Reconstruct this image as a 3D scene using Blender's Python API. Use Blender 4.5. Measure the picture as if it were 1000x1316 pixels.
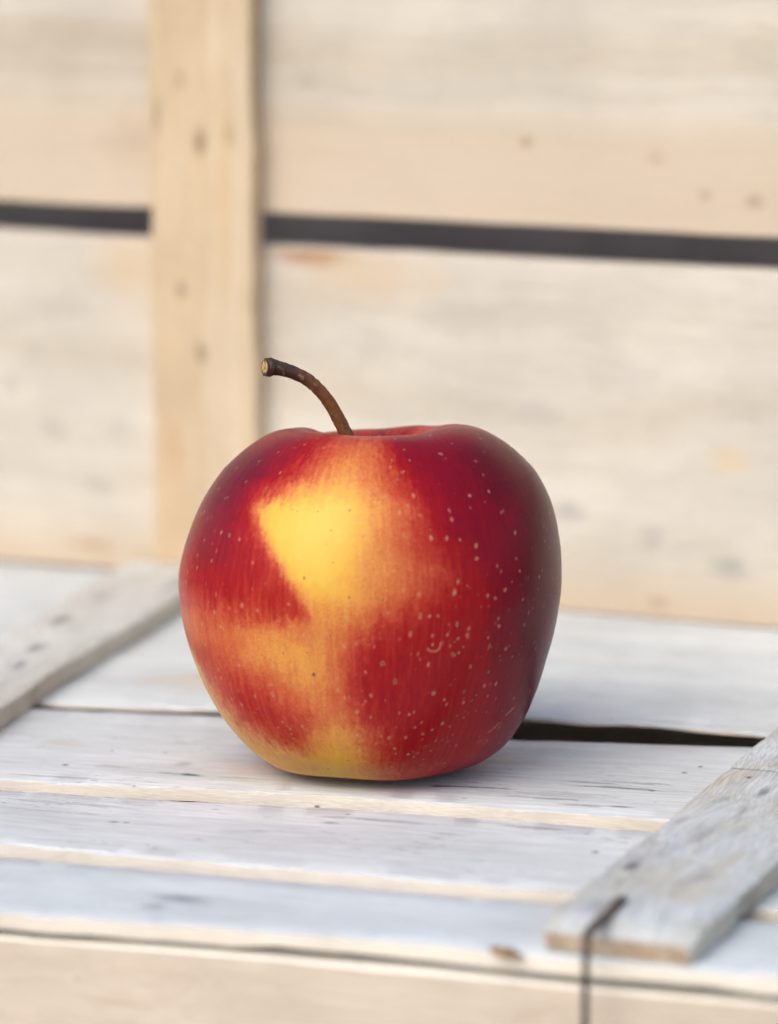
import bpy, math, random
import numpy as np

for o in list(bpy.data.objects):
    bpy.data.objects.remove(o)
SC = bpy.context.scene
COL = SC.collection
RAD = math.radians

# ------------------------------------------------------------------ camera
cam = bpy.data.cameras.new("camera")
cam_ob = bpy.data.objects.new("camera", cam)
COL.objects.link(cam_ob)
cam_ob.location = (0.00381, -0.800, 0.20565)
cam_ob.rotation_euler = (RAD(90 - 10.928), 0, 0)
cam.sensor_fit = 'HORIZONTAL'
cam.sensor_width = 36.0
cam.lens = 187.2
cam.clip_start = 0.05
cam.clip_end = 200
cam.dof.use_dof = True
cam.dof.focus_distance = 0.797
cam.dof.aperture_fstop = 11.5
SC.camera = cam_ob

# ------------------------------------------------------------------ light
SUN_EL, SUN_ROT = 46.0, 217.0
w = bpy.data.worlds.new("World")
SC.world = w
w.use_nodes = True
nt = w.node_tree
nt.nodes.clear()
wo = nt.nodes.new('ShaderNodeOutputWorld')
bg = nt.nodes.new('ShaderNodeBackground')
sky = nt.nodes.new('ShaderNodeTexSky')
sky.sky_type = 'NISHITA'
sky.sun_disc = False
sky.sun_elevation = RAD(SUN_EL)
sky.sun_rotation = RAD(SUN_ROT)
sky.air_density = 1.0
sky.dust_density = 3.0
sky.ozone_density = 1.0
bg.inputs['Strength'].default_value = 0.13
nt.links.new(sky.outputs[0], bg.inputs['Color'])
nt.links.new(bg.outputs[0], wo.inputs['Surface'])

sun = bpy.data.lights.new("sun", 'SUN')
sun.energy = 1.15
sun.angle = RAD(50)
sun.color = (1.0, 0.93, 0.84)
sun_ob = bpy.data.objects.new("sun", sun)
COL.objects.link(sun_ob)
sun_ob.rotation_euler = (RAD(90 - SUN_EL), 0, RAD(180 - SUN_ROT))

vs = SC.view_settings
vs.view_transform = 'Standard'
vs.look = 'None'
vs.exposure = 0.50
vs.gamma = 1.0
vs.use_curve_mapping = False
SC.cycles.max_bounces = 8
SC.cycles.use_adaptive_sampling = False
SC.cycles.denoising_prefilter = 'FAST'       # keeps the fine surface detail


# ------------------------------------------------------------------ node helper
class NT:
    def __init__(self, name):
        self.m = bpy.data.materials.new(name)
        self.m.use_nodes = True
        self.t = self.m.node_tree
        self.t.nodes.clear()
        self.out = self.n('ShaderNodeOutputMaterial')
        self.b = self.n('ShaderNodeBsdfPrincipled')
        self.l(self.b.outputs[0], self.out.inputs['Surface'])

    def n(self, kind, **kw):
        x = self.t.nodes.new(kind)
        for k, v in kw.items():
            setattr(x, k, v)
        return x

    def l(self, a, b):
        self.t.links.new(a, b)

    def put(self, sock, v):
        if isinstance(v, bpy.types.NodeSocket):
            self.l(v, sock)
        elif isinstance(v, (tuple, list)) and len(v) == 3 and sock.type == 'RGBA':
            sock.default_value = (*v, 1)
        else:
            sock.default_value = v

    def math(self, op, a, b=0.0, c=0.0, clamp=False):
        x = self.n('ShaderNodeMath', operation=op, use_clamp=clamp)
        self.put(x.inputs[0], a)
        self.put(x.inputs[1], b)
        self.put(x.inputs[2], c)
        return x.outputs[0]

    def vec(self, op, a, b=(0, 0, 0)):
        x = self.n('ShaderNodeVectorMath', operation=op)
        self.put(x.inputs[0], a)
        self.put(x.inputs[1], b)
        return x.outputs['Value'] if op in ('LENGTH', 'DOT_PRODUCT') else x.outputs[0]

    def mix(self, f, a, b, mode='MIX'):
        x = self.n('ShaderNodeMix', data_type='RGBA', blend_type=mode)
        self.put(x.inputs[0], f)
        self.put(x.inputs[6], a)
        self.put(x.inputs[7], b)
        return x.outputs[2]

    def ramp(self, v, lo, hi, a=0.0, b=1.0):
        x = self.n('ShaderNodeMapRange', interpolation_type='SMOOTHSTEP')
        self.put(x.inputs['Value'], v)
        x.inputs['From Min'].default_value = lo
        x.inputs['From Max'].default_value = hi
        x.inputs['To Min'].default_value = a
        x.inputs['To Max'].default_value = b
        return x.outputs[0]

    def noise(self, vec, scale=1.0, detail=4.0, rough=0.55, dist=0.0):
        x = self.n('ShaderNodeTexNoise')
        self.put(x.inputs['Vector'], vec)
        x.inputs['Scale'].default_value = scale
        x.inputs['Detail'].default_value = detail
        x.inputs['Roughness'].default_value = rough
        x.inputs['Distortion'].default_value = dist
        return x

    def voro(self, vec, scale=1.0, feature='F1'):
        x = self.n('ShaderNodeTexVoronoi', feature=feature)
        self.put(x.inputs['Vector'], vec)
        x.inputs['Scale'].default_value = scale
        return x

    def bump(self, h, strength, dist):
        x = self.n('ShaderNodeBump')
        x.inputs['Strength'].default_value = strength
        x.inputs['Distance'].default_value = dist
        self.l(h, x.inputs['Height'])
        self.l(x.outputs[0], self.b.inputs['Normal'])


def wood(name, base, alt, streak, band=(5, 60, 60), streak_amt=0.35, fine_amt=0.25, speck=0.5, dash=0.0,
         wear=None, wear_amt=0.5, wear_scale=(55, 150, 150), spots=(), gradient=None, seed=0.0, rough=0.75, bumpd=0.00025, wave=1.0):
    """Sawn timber. Grain runs along local X; coordinates are object metres."""
    N = NT(name)
    tc = N.n('ShaderNodeTexCoord')
    info = N.n('ShaderNodeObjectInfo')
    P0 = tc.outputs['Object']
    off = N.n('ShaderNodeCombineXYZ')
    N.put(off.inputs[0], N.math('MULTIPLY', info.outputs['Random'], 7.3))
    N.put(off.inputs[1], N.math('MULTIPLY', info.outputs['Random'], 3.1))
    off.inputs[2].default_value = seed
    P = N.vec('ADD', P0, off.outputs[0])
    wob = N.noise(P, 14.0, 2.0)
    wv = N.vec('MULTIPLY', N.vec('SUBTRACT', wob.outputs['Color'], (0.5, 0.5, 0.5)), (0.0, 0.012 * wave, 0.012 * wave))
    G = N.vec('ADD', P, wv)
    broad = N.noise(N.vec('MULTIPLY', G, band), 1.0, 4.0, 0.6).outputs[0]
    mid = N.noise(N.vec('MULTIPLY', G, (22, 420, 420)), 1.0, 5.0, 0.65).outputs[0]
    fine = N.noise(N.vec('MULTIPLY', G, (70, 2600, 2600)), 1.0, 3.0, 0.6).outputs[0]
    cloud = N.noise(P, 26.0, 5.0, 0.6).outputs[0]
    c = N.mix(N.ramp(broad, 0.35, 0.68), base, alt)
    c = N.mix(N.math('MULTIPLY', N.ramp(mid, 0.52, 0.78), streak_amt), c, streak)
    fm = N.ramp(fine, 0.3, 0.75, 1.0 - fine_amt, 1.0 + fine_amt * 0.35)
    c = N.mix(1.0, c, N.ramp(cloud, 0.25, 0.75, 0.88, 1.05), 'MULTIPLY')
    c = N.mix(1.0, c, fm, 'MULTIPLY')
    if wear is not None:
        wn = N.noise(N.vec('MULTIPLY', P, wear_scale), 1.0, 6.0, 0.7, 0.4).outputs[0]
        c = N.mix(N.math('MULTIPLY', N.ramp(wn, 0.54, 0.72), wear_amt), c, wear)
    if dash:
        dn_ = N.noise(N.vec('MULTIPLY', P, (260, 1500, 1500)), 1.0, 2.0, 0.6).outputs[0]
        dp_ = N.ramp(N.noise(N.vec('MULTIPLY', P, (24, 60, 60)), 1.0, 3.0, 0.6).outputs[0], 0.46, 0.66)
        c = N.mix(N.math('MULTIPLY', N.math('MULTIPLY', N.ramp(dn_, 0.60, 0.70), dp_), dash), c, (0.13, 0.125, 0.12))
        fk = N.noise(N.vec('MULTIPLY', P, (60, 700, 700)), 1.0, 3.0, 0.7).outputs[0]
        c = N.mix(N.math('MULTIPLY', N.ramp(fk, 0.62, 0.75), dash * 0.6), c, (0.93, 0.93, 0.92))
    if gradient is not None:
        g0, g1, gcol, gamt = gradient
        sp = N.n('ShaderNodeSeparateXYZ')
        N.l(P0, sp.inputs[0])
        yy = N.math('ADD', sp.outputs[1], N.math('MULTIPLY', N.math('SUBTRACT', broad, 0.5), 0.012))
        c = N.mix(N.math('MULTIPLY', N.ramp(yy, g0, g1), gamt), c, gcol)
    if speck:
        v = N.voro(N.vec('MULTIPLY', P, (180, 330, 330)), 1.0)
        sel = N.ramp(v.outputs['Color'], 0.70, 0.71)
        dot = N.math('SUBTRACT', 1.0, N.ramp(v.outputs['Distance'], 0.04, 0.16))
        patch = N.ramp(N.noise(P, 38.0, 2.0).outputs[0], 0.45, 0.62)
        c = N.mix(N.math('MULTIPLY', N.math('MULTIPLY', dot, sel), N.math('MULTIPLY', patch, speck)),
                  c, (0.10, 0.075, 0.06))
    if spots:
        dn = N.noise(N.vec('MULTIPLY', P, (150, 330, 330)), 1.0, 4.0, 0.7)
        dv = N.vec('SUBTRACT', dn.outputs['Color'], (0.5, 0.5, 0.5))
        for (sx, sy, rx, ry, col, amt, jit) in spots:
            q = N.vec('MULTIPLY', N.vec('SUBTRACT', P0, (sx, sy, 0)), (1 / rx, 1 / ry, 0))
            q = N.vec('ADD', q, N.vec('MULTIPLY', dv, (jit * 1.6, jit * 1.6, 0)))
            c = N.mix(N.ramp(N.vec('LENGTH', q), 1.3, 0.1, 0.0, amt), c, col)
    N.l(c, N.b.inputs['Base Color'])
    N.b.inputs['Roughness'].default_value = rough
    N.b.inputs['Specular IOR Level'].default_value = 0.25
    h = N.math('ADD', N.math('MULTIPLY', mid, 0.6), N.math('MULTIPLY', fine, 0.5))
    N.bump(h, 0.7, bumpd)
    return N.m


# ------------------------------------------------------------------ object helpers
def empty(name, loc, rz=0.0, label=None, cat=None, group=None):
    o = bpy.data.objects.new(name, None)
    COL.objects.link(o)
    o.location = loc
    o.rotation_euler = (0, 0, rz)
    if label:
        o['label'] = label
        o['category'] = cat
    if group:
        o['group'] = group
    return o


def mesh_ob(name, verts, faces, mats, parent=None, face_mats=None, smooth=True, sharp=None):
    me = bpy.data.meshes.new(name)
    me.from_pydata([tuple(v) for v in verts], [], faces)
    for m in mats:
        me.materials.append(m)
    if face_mats is not None:
        me.polygons.foreach_set('material_index', np.array(face_mats, dtype=np.int32))
    if smooth:
        me.polygons.foreach_set('use_smooth', np.ones(len(me.polygons), dtype=bool))
    me.update()
    if sharp:
        me.set_sharp_from_angle(angle=RAD(sharp))
    o = bpy.data.objects.new(name, me)
    COL.objects.link(o)
    if parent is not None:
        o.parent = parent
    return o


def snoise(rng, n, step, amp):
    """1-D smooth random curve, n samples, correlation `step` samples."""
    k = max(4, int(n / step) + 4)
    a = rng.normal(0, 1, k)
    return amp * np.interp(np.linspace(0, k - 1.001, n), np.arange(k), a)


def plank(name, front, rear, thick, z_top, mats, parent, seed=1, rag=0.00022, warp=0.00010, n=180,
          ends=(None, None), bev=0.0004, end_round=0.0):
    """A thin sawn board lying flat, in world metres: `front` and `rear` are
    polylines of the two long edges in metres, extended straight on to the lengths in `ends`.
    Local X runs along the board. Top and underside use mats[0], edges mats[1]."""
    rng = np.random.default_rng(seed)
    f = np.array(front, float)
    r = np.array(rear, float)
    d = (f[-1] - f[0]) + (r[-1] - r[0])
    ang = math.atan2(d[1], d[0])
    ca, sa = math.cos(ang), math.sin(ang)
    org = (f.mean(0) + r.mean(0)) / 2

    def loc(p):
        q = p - org
        return np.stack([q[:, 0] * ca + q[:, 1] * sa, -q[:, 0] * sa + q[:, 1] * ca], 1)
    f, r = loc(f), loc(r)
    x0 = ends[0] if ends[0] is not None else None
    x1 = ends[1] if ends[1] is not None else None
    xf = np.linspace(x0 if x0 is not None else f[0, 0], x1 if x1 is not None else f[-1, 0], n)
    xr = np.linspace(x0 if x0 is not None else r[0, 0], x1 if x1 is not None else r[-1, 0], n)

    def ext(p, xs):
        y = np.interp(xs, p[:, 0], p[:, 1])
        s0 = (p[1, 1] - p[0, 1]) / (p[1, 0] - p[0, 0]) * 0.5
        s1 = (p[-1, 1] - p[-2, 1]) / (p[-1, 0] - p[-2, 0]) * 0.5
        y = np.where(xs < p[0, 0], p[0, 1] + (xs - p[0, 0]) * s0, y)
        return np.where(xs > p[-1, 0], p[-1, 1] + (xs - p[-1, 0]) * s1, y)
    yf = ext(f, xf) + snoise(rng, n, 9, rag) + snoise(rng, n, 2, rag * 0.55)
    yr = ext(r, xr) + snoise(rng, n, 9, rag) + snoise(rng, n, 2, rag * 0.55)
    # cross-section ring: front bottom, front top (below bevel), front bevel, interior.., rear bevel, rear top, rear bottom
    m = 7
    us = np.linspace(0, 1, m)
    cols = []
    wz = snoise(rng, n, 40, warp)
    jit_f = np.abs(snoise(rng, n, 2.5, 0.00022))
    jit_r = np.abs(snoise(rng, n, 2.5, 0.00022))
    wd = yr - yf
    cup = rng.uniform(-0.0002, 0.0003)
    bot = -thick
    # worn-down near end: top rounds over, corners pulled in
    er = np.clip(1 - (xf - xf[0]) / 0.007, 0, 1) ** 2 * end_round
    yf = yf + np.clip(1 - (xf - xf[0]) / 0.004, 0, 1) ** 2 * end_round * 0.5
    yr = yr - np.clip(1 - (xr - xr[0]) / 0.005, 0, 1) ** 2 * end_round * 0.35
    wt = wz - er

    def P(x, y, z):
        return np.stack([x, y, z + np.zeros(n)], 1)
    cols.append(P(xf, yf + 0.0001 + snoise(rng, n, 4, 0.0001), bot + wz + snoise(rng, n, 4, 0.00016)))
    cols.append(P(xf, yf, -bev * 0.6 - jit_f + wt))
    for k, u in enumerate(us):
        x = xf * (1 - u) + xr * u
        y = yf + bev + jit_f + u * (wd - 2 * bev - jit_f - jit_r)
        z = wt + cup * 4 * u * (1 - u)
        cols.append(P(x, y, z))
    cols.append(P(xr, yr, -bev * 0.6 - jit_r + wt))
    cols.append(P(xr, yr - 0.0001, bot + wz))
    K = len(cols)
    V = np.stack(cols, 1).reshape(-1, 3)
    F, M = [], []
    for i in range(n - 1):
        for k in range(K):
            k2 = (k + 1) % K
            F.append((i * K + k, (i + 1) * K + k, (i + 1) * K + k2, i * K + k2))
            M.append(1 if k in (0, K - 2) else 0)
            if k in (1, K - 3):
                M[-1] = 0
    F.append(tuple(range(K)))
    F.append(tuple(reversed([(n - 1) * K + k for k in range(K)])))
    M += [len(mats) - 1] * 2
    F = [tuple(reversed(q)) for q in F]
    o = mesh_ob(name, V, F, mats, parent, M, True, 35)
    W = [org[0], org[1], z_top]
    place(o, W, ang, parent)
    return o


def place(o, world_loc, ang, parent):
    """Give a child its world position and turn about Z under an upright parent."""
    if parent is None:
        o.location = world_loc
        o.rotation_euler = (0, 0, ang)
        return
    pr = parent.rotation_euler.z
    dx, dy = world_loc[0] - parent.location.x, world_loc[1] - parent.location.y
    c, s = math.cos(-pr), math.sin(-pr)
    o.location = (dx * c - dy * s, dx * s + dy * c, world_loc[2] - parent.location.z)
    o.rotation_euler = (0, 0, ang - pr)


def board(name, size, mats, parent, loc, rot, seed=1, rag=0.0002, n=90, bev=0.0005):
    """A sawn board of size (length, width, thickness); local X length, Y width, Z thickness
    centred. loc / rot are in the parent's frame. mats[0] faces, mats[1] edges."""
    rng = np.random.default_rng(seed)
    Lh, W, T = size[0] / 2, size[1] / 2, size[2] / 2
    xs = np.linspace(-Lh, Lh, n)
    e0 = -W + snoise(rng, n, 9, rag) + snoise(rng, n, 2, rag * 0.4)
    e1 = W + snoise(rng, n, 9, rag) + snoise(rng, n, 2, rag * 0.4)
    wz = snoise(rng, n, 30, rag * 0.7)
    ring = []

    def P(y, z):
        return np.stack([xs, y + np.zeros(n), z + np.zeros(n)], 1)
    ring += [P(e0 + bev, -T + wz), P(e0, -T + bev + wz), P(e0, T - bev + wz), P(e0 + bev, T + wz)]
    for u in (0.25, 0.5, 0.75):
        ring.append(P(e0 + (e1 - e0) * u, T + wz + rng.normal(0, 0.00008)))
    ring += [P(e1 - bev, T + wz), P(e1, T - bev + wz), P(e1, -T + bev + wz), P(e1 - bev, -T + wz)]
    K = len(ring)
    V = np.stack(ring, 1).reshape(-1, 3)
    F, M = [], []
    for i in range(n - 1):
        for k in range(K):
            k2 = (k + 1) % K
            F.append((i * K + k, i * K + k2, (i + 1) * K + k2, (i + 1) * K + k))
            M.append(1 if k in (0, 1, 2, K - 4, K - 3, K - 2) else 0)
    F.append(tuple(reversed(range(K))))
    F.append(tuple((n - 1) * K + k for k in range(K)))
    M += [1, 1]
    F = [tuple(reversed(q)) for q in F]
    o = mesh_ob(name, V, F, mats, parent, M, True, 35)
    o.location = loc
    o.rotation_euler = rot
    return o


def tube(name, pts, radii, mat, parent, seg=12, smooth_n=0, lump=0.0, seed=3):
    """A swept round rod through pts with a radius at each."""
    pts = np.array(pts, float)
    radii = np.array(radii, float)
    if smooth_n:
        t = np.linspace(0, len(pts) - 1, smooth_n)
        i0 = np.clip(np.floor(t).astype(int), 0, len(pts) - 2)
        u = (t - i0)[:, None]
        pad = np.vstack([2 * pts[0] - pts[1], pts, 2 * pts[-1] - pts[-2]])
        p0, p1, p2, p3 = pad[i0], pad[i0 + 1], pad[i0 + 2], pad[i0 + 3]
        pts = 0.5 * (2 * p1 + (p2 - p0) * u + (2 * p0 - 5 * p1 + 4 * p2 - p3) * u ** 2
                     + (3 * p1 - p0 - 3 * p2 + p3) * u ** 3)
        radii = np.interp(t, np.arange(len(radii)), radii)
    rng = np.random.default_rng(seed)
    n = len(pts)
    tan = np.gradient(pts, axis=0)
    tan /= np.linalg.norm(tan, axis=1)[:, None]
    ref = np.array([0.13, -1.0, 0.21])
    V = []
    prof = rng.normal(0, 1, seg)
    for i in range(n):
        a = np.cross(tan[i], ref)
        a /= np.linalg.norm(a)
        b = np.cross(tan[i], a)
        for k in range(seg):
            th = 2 * math.pi * k / seg
            rr = radii[i] * (1 + lump * (0.6 * prof[k] + 0.7 * rng.normal()))
            V.append(pts[i] + rr * (a * math.cos(th) + b * math.sin(th)))
    F = []
    for i in range(n - 1):
        for k in range(seg):
            k2 = (k + 1) % seg
            F.append((i * seg + k, i * seg + k2, (i + 1) * seg + k2, (i + 1) * seg + k))
    F.append(tuple(reversed(range(seg))))
    F.append(tuple((n - 1) * seg + k for k in range(seg)))
    return mesh_ob(name, V, F, [mat], parent, None, True, 60)


# ------------------------------------------------------------------ materials
GREY = (0.16, 0.16, 0.17)
white_top = dict(wave=0.2, dash=0.75, base=(0.705, 0.745, 0.75), alt=(0.63, 0.665, 0.67), streak=(0.33, 0.33, 0.33), streak_amt=0.28,
                 fine_amt=0.20, speck=0.9, wear=(0.34, 0.34, 0.335), wear_amt=0.22)
m_edge = wood('fresh_cut_edge', (0.96, 0.90, 0.79), (0.93, 0.84, 0.70), (0.66, 0.50, 0.36), streak_amt=0.2,
              fine_amt=0.12, speck=0.8)
m_slat = wood('whitewashed_slat', **white_top)
m_slat_a = wood('whitewashed_slat_scuffed_bounce', **white_top, spots=[
    (0.0565, -0.0088, 0.0130, 0.0010, (0.20, 0.20, 0.19), 0.85, 2.4), (0.0600, -0.0040, 0.0070, 0.0010, (0.24, 0.24, 0.23), 0.7, 2.6),
    (0.0500, -0.0060, 0.0060, 0.0008, (0.22, 0.21, 0.20), 0.7, 2.6), (0.0630, -0.0094, 0.0009, 0.0009, (0.16, 0.20, 0.07), 0.9, 0.5),
    (0.0671, 0.0059, 0.0007, 0.0008, (0.10, 0.06, 0.05), 0.9, 0.4), (0.0695, 0.0115, 0.0007, 0.0008, (0.08, 0.07, 0.06), 0.9, 0.4),
    (0.0260, -0.0150, 0.0060, 0.0008, (0.13, 0.13, 0.13), 0.9, 2.4), (0.0215, -0.0155, 0.0026, 0.0010, (0.10, 0.10, 0.10), 0.9, 1.6),
    (0.0310, -0.0148, 0.0040, 0.0006, (0.10, 0.12, 0.13), 0.9, 1.8), (0.0345, -0.0146, 0.0016, 0.0006, (0.14, 0.14, 0.14), 0.8, 1.2),
    (0.0440, -0.0200, 0.0090, 0.0009, (0.24, 0.25, 0.24), 0.7, 2.8), (0.0520, -0.0235, 0.0050, 0.0012, (0.26, 0.26, 0.25), 0.8, 1.8),
    (0.0590, -0.0230, 0.0030, 0.0007, (0.12, 0.12, 0.11), 0.9, 1.5), (0.0450, -0.0165, 0.0120, 0.0020, (0.42, 0.42, 0.42), 0.6, 2.8),
    (-0.0297, -0.0180, 0.0036, 0.0009, (0.035, 0.10, 0.085), 0.95, 1.4), (-0.0345, -0.0175, 0.0024, 0.0004, (0.06, 0.10, 0.09), 0.85, 1.2),
    (-0.0200, -0.0180, 0.0060, 0.0006, (0.30, 0.26, 0.22), 0.7, 2.4), (-0.0561, -0.0157, 0.0009, 0.0008, (0.06, 0.07, 0.06), 0.9, 0.6),
    (-0.0470, -0.0150, 0.0050, 0.0016, (0.42, 0.42, 0.41), 0.7, 1.6), (-0.0330, -0.0100, 0.0020, 0.0020, (0.38, 0.38, 0.36), 0.7, 1.0),
    (-0.0540, -0.0250, 0.0110, 0.0007, (0.30, 0.32, 0.30), 0.8, 1.8), (-0.0620, 0.0020, 0.0060, 0.0030, (0.50, 0.45, 0.38), 0.5, 1.5),
    (0.0300, 0.0060, 0.0120, 0.0030, (0.50, 0.44, 0.37), 0.5, 1.8), (-0.0160, -0.0100, 0.0150, 0.0070, (0.56, 0.47, 0.40), 0.45, 1.6)])  # warm patches by the apple: its red bounce light painted in
m_slat_c = wood('whitewashed_slat_flecked', **white_top, spots=[
    (0.0090, 0.0160, 0.0130, 0.0010, (0.30, 0.30, 0.33), 0.8, 2.0), (0.0398, 0.0181, 0.0080, 0.0006, (0.22, 0.18, 0.16), 0.8, 1.6),
    (0.0541, 0.0050, 0.0009, 0.0010, (0.20, 0.07, 0.07), 0.9, 0.6), (0.0243, 0.0100, 0.0040, 0.0006, (0.32, 0.32, 0.34), 0.7, 1.6),
    (-0.0530, 0.0120, 0.0160, 0.0010, (0.40, 0.41, 0.45), 0.7, 2.8), (-0.0560, 0.0060, 0.0120, 0.0008, (0.38, 0.39, 0.44), 0.7, 2.8),
    (-0.0400, 0.0020, 0.0012, 0.0008, (0.20, 0.19, 0.20), 0.8, 0.8), (-0.0375, 0.0022, 0.0008, 0.0006, (0.20, 0.19, 0.20), 0.8, 0.8),
    (0.0006, 0.0120, 0.0020, 0.0009, (0.22, 0.20, 0.21), 0.8, 1.2), (-0.0110, 0.0030, 0.0025, 0.0010, (0.40, 0.39, 0.41), 0.7, 1.0)])
m_slat_b = wood('whitewashed_slat_bluish', wave=0.2, dash=0.4, base=(0.70, 0.755, 0.765), alt=(0.62, 0.675, 0.69), streak=(0.38, 0.39, 0.43),
                streak_amt=0.30, fine_amt=0.20, speck=0.4, wear=(0.45, 0.45, 0.48), wear_amt=0.2, spots=[
    (-0.0310, -0.0012, 0.0065, 0.0028, (0.22, 0.23, 0.27), 0.85, 1.2),
    (-0.0340, -0.0070, 0.0030, 0.0020, (0.26, 0.27, 0.30), 0.7, 1.2),
    (0.052, 0.010, 0.014, 0.0012, (0.30, 0.30, 0.33), 0.5, 2.0)])
m_rear_slat = wood('whitewashed_slat_mottled', wave=0.3, dash=0.3, base=(0.74, 0.775, 0.77), alt=(0.65, 0.69, 0.685), streak=(0.44, 0.48, 0.48),
                   streak_amt=0.5, fine_amt=0.25, speck=0.3, wear=(0.38, 0.42, 0.42), wear_amt=0.4, spots=[
    (-0.034, -0.049, 0.020, 0.010, (0.56, 0.44, 0.30), 0.45, 0.8)])
m_batten = wood('weathered_grey_batten', base=(0.62, 0.66, 0.67), alt=(0.56, 0.55, 0.48), band=(38, 95, 95), wave=1.3,
                streak=(0.24, 0.235, 0.24), streak_amt=0.42, fine_amt=0.30, dash=0.5, speck=0.9,
                wear=(0.34, 0.335, 0.34), wear_amt=0.6, wear_scale=(70, 130, 130), bumpd=0.00025, spots=[
    (-0.2009, 0.0093, 0.0040, 0.0017, (0.09, 0.09, 0.12), 0.9, 0.6), (-0.1965, 0.0095, 0.0045, 0.0016, (0.26, 0.27, 0.31), 0.45, 1.6),
    (-0.1889, 0.0068, 0.0060, 0.0022, (0.24, 0.24, 0.27), 0.42, 2.0), (-0.2040, -0.0036, 0.0070, 0.0025, (0.26, 0.25, 0.27), 0.42, 2.0),
    (-0.1765, 0.0039, 0.0070, 0.0016, (0.20, 0.19, 0.20), 0.42, 2.0), (-0.1820, 0.0120, 0.0050, 0.0014, (0.28, 0.27, 0.27), 0.35, 1.8),
    (-0.1270, 0.0100, 0.0009, 0.0120, (0.16, 0.155, 0.155), 0.6, 1.4), (-0.1330, 0.0072, 0.0010, 0.0007, (0.14, 0.03, 0.03), 0.9, 0.3),
    (-0.1427, 0.0016, 0.0050, 0.0012, (0.16, 0.15, 0.15), 0.8, 1.2), (-0.1673, 0.0105, 0.0040, 0.0015, (0.24, 0.23, 0.23), 0.42, 2.0),
    (-0.1793, 0.0189, 0.0060, 0.0012, (0.30, 0.26, 0.22), 0.35, 1.8), (-0.1512, 0.0077, 0.0040, 0.0014, (0.20, 0.19, 0.19), 0.42, 2.0),
    (-0.1600, 0.0015, 0.0070, 0.0012, (0.22, 0.20, 0.20), 0.42, 2.0), (-0.1480, 0.0145, 0.0030, 0.0010, (0.18, 0.17, 0.17), 0.7, 1.2),
    (-0.2229, 0.0048, 0.0030, 0.0016, (0.16, 0.11, 0.08), 0.8, 0.8), (-0.2270, 0.0075, 0.0060, 0.0030, (0.30, 0.30, 0.32), 0.7, 1.2),
    (-0.2160, -0.0060, 0.0080, 0.0030, (0.50, 0.44, 0.33), 0.5, 1.2), (-0.1900, -0.0060, 0.0090, 0.0022, (0.44, 0.38, 0.28), 0.5, 1.2)])
m_batten_edge = wood('weathered_batten_edge', base=(0.68, 0.65, 0.55), alt=(0.58, 0.52, 0.42), streak=(0.34, 0.27, 0.2),
                     streak_amt=0.4, fine_amt=0.2, speck=0.4)
m_batten_end = wood('sawn_batten_end', base=(0.56, 0.45, 0.33), alt=(0.42, 0.31, 0.21), streak=(0.20, 0.14, 0.10), band=(90, 200, 200),
                    streak_amt=0.6, fine_amt=0.3, speck=0.5)
m_batten_far = wood('weathered_pale_batten', base=(0.70, 0.705, 0.67), alt=(0.62, 0.60, 0.54), streak=(0.30, 0.29, 0.27),
                    streak_amt=0.4, fine_amt=0.25, speck=0.5, wear=(0.42, 0.39, 0.33), wear_amt=0.5, spots=[
    (0.0716, 0.0039, 0.0060, 0.0024, (0.13, 0.13, 0.14), 0.85, 0.8),
    (0.0438, -0.0007, 0.0060, 0.0022, (0.15, 0.15, 0.16), 0.85, 0.9),
    (0.0269, -0.0028, 0.0055, 0.0018, (0.17, 0.17, 0.18), 0.8, 0.9),
    (0.0982, 0.0035, 0.006, 0.003, (0.30, 0.30, 0.29), 0.7, 1.0),
    (0.122, -0.0085, 0.016, 0.003, (0.26, 0.26, 0.26), 0.8, 1.0)])
m_front = wood('pale_pine_board', base=(0.76, 0.68, 0.57), alt=(0.71, 0.61, 0.49), band=(4, 110, 110), streak=(0.56, 0.42, 0.29),
               streak_amt=0.55, fine_amt=0.12, speck=0.4, spots=[
    (-0.038, -0.027, 0.006, 0.0014, (0.48, 0.27, 0.12), 0.7, 1.0)])
m_rough = wood('rough_pine_underside', base=(0.50, 0.41, 0.31), alt=(0.44, 0.35, 0.26), streak=(0.3, 0.22, 0.16), speck=0.3)
pale = dict(band=(3.5, 70, 70), base=(0.665, 0.615, 0.52), alt=(0.565, 0.495, 0.39), streak=(0.52, 0.42, 0.31), streak_amt=0.45, fine_amt=0.08,
            speck=0.0, wear=(0.58, 0.52, 0.45), wear_amt=0.35)
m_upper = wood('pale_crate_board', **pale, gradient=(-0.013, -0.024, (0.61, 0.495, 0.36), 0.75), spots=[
    (0.051, -0.0225, 0.0022, 0.0018, (0.36, 0.25, 0.16), 0.6, 0.5), (-0.005, -0.010, 0.0035, 0.0025, (0.42, 0.36, 0.30), 0.5, 0.8),
    (0.107, -0.034, 0.0028, 0.0022, (0.36, 0.27, 0.18), 0.6, 0.5), (0.095, -0.033, 0.002, 0.002, (0.40, 0.30, 0.20), 0.5, 0.5),
    (0.083, -0.025, 0.003, 0.0025, (0.50, 0.38, 0.26), 0.5, 0.6), (-0.050, -0.026, 0.012, 0.006, (0.48, 0.36, 0.26), 0.4, 1.2),
    (0.020, 0.020, 0.016, 0.003, (0.55, 0.49, 0.43), 0.5, 1.8), (0.070, 0.022, 0.018, 0.004, (0.54, 0.47, 0.41), 0.5, 1.8),
    (-0.055, 0.005, 0.016, 0.004, (0.55, 0.49, 0.43), 0.45, 1.8), (0.045, 0.003, 0.02, 0.003, (0.54, 0.48, 0.42), 0.4, 1.8)])
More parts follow.
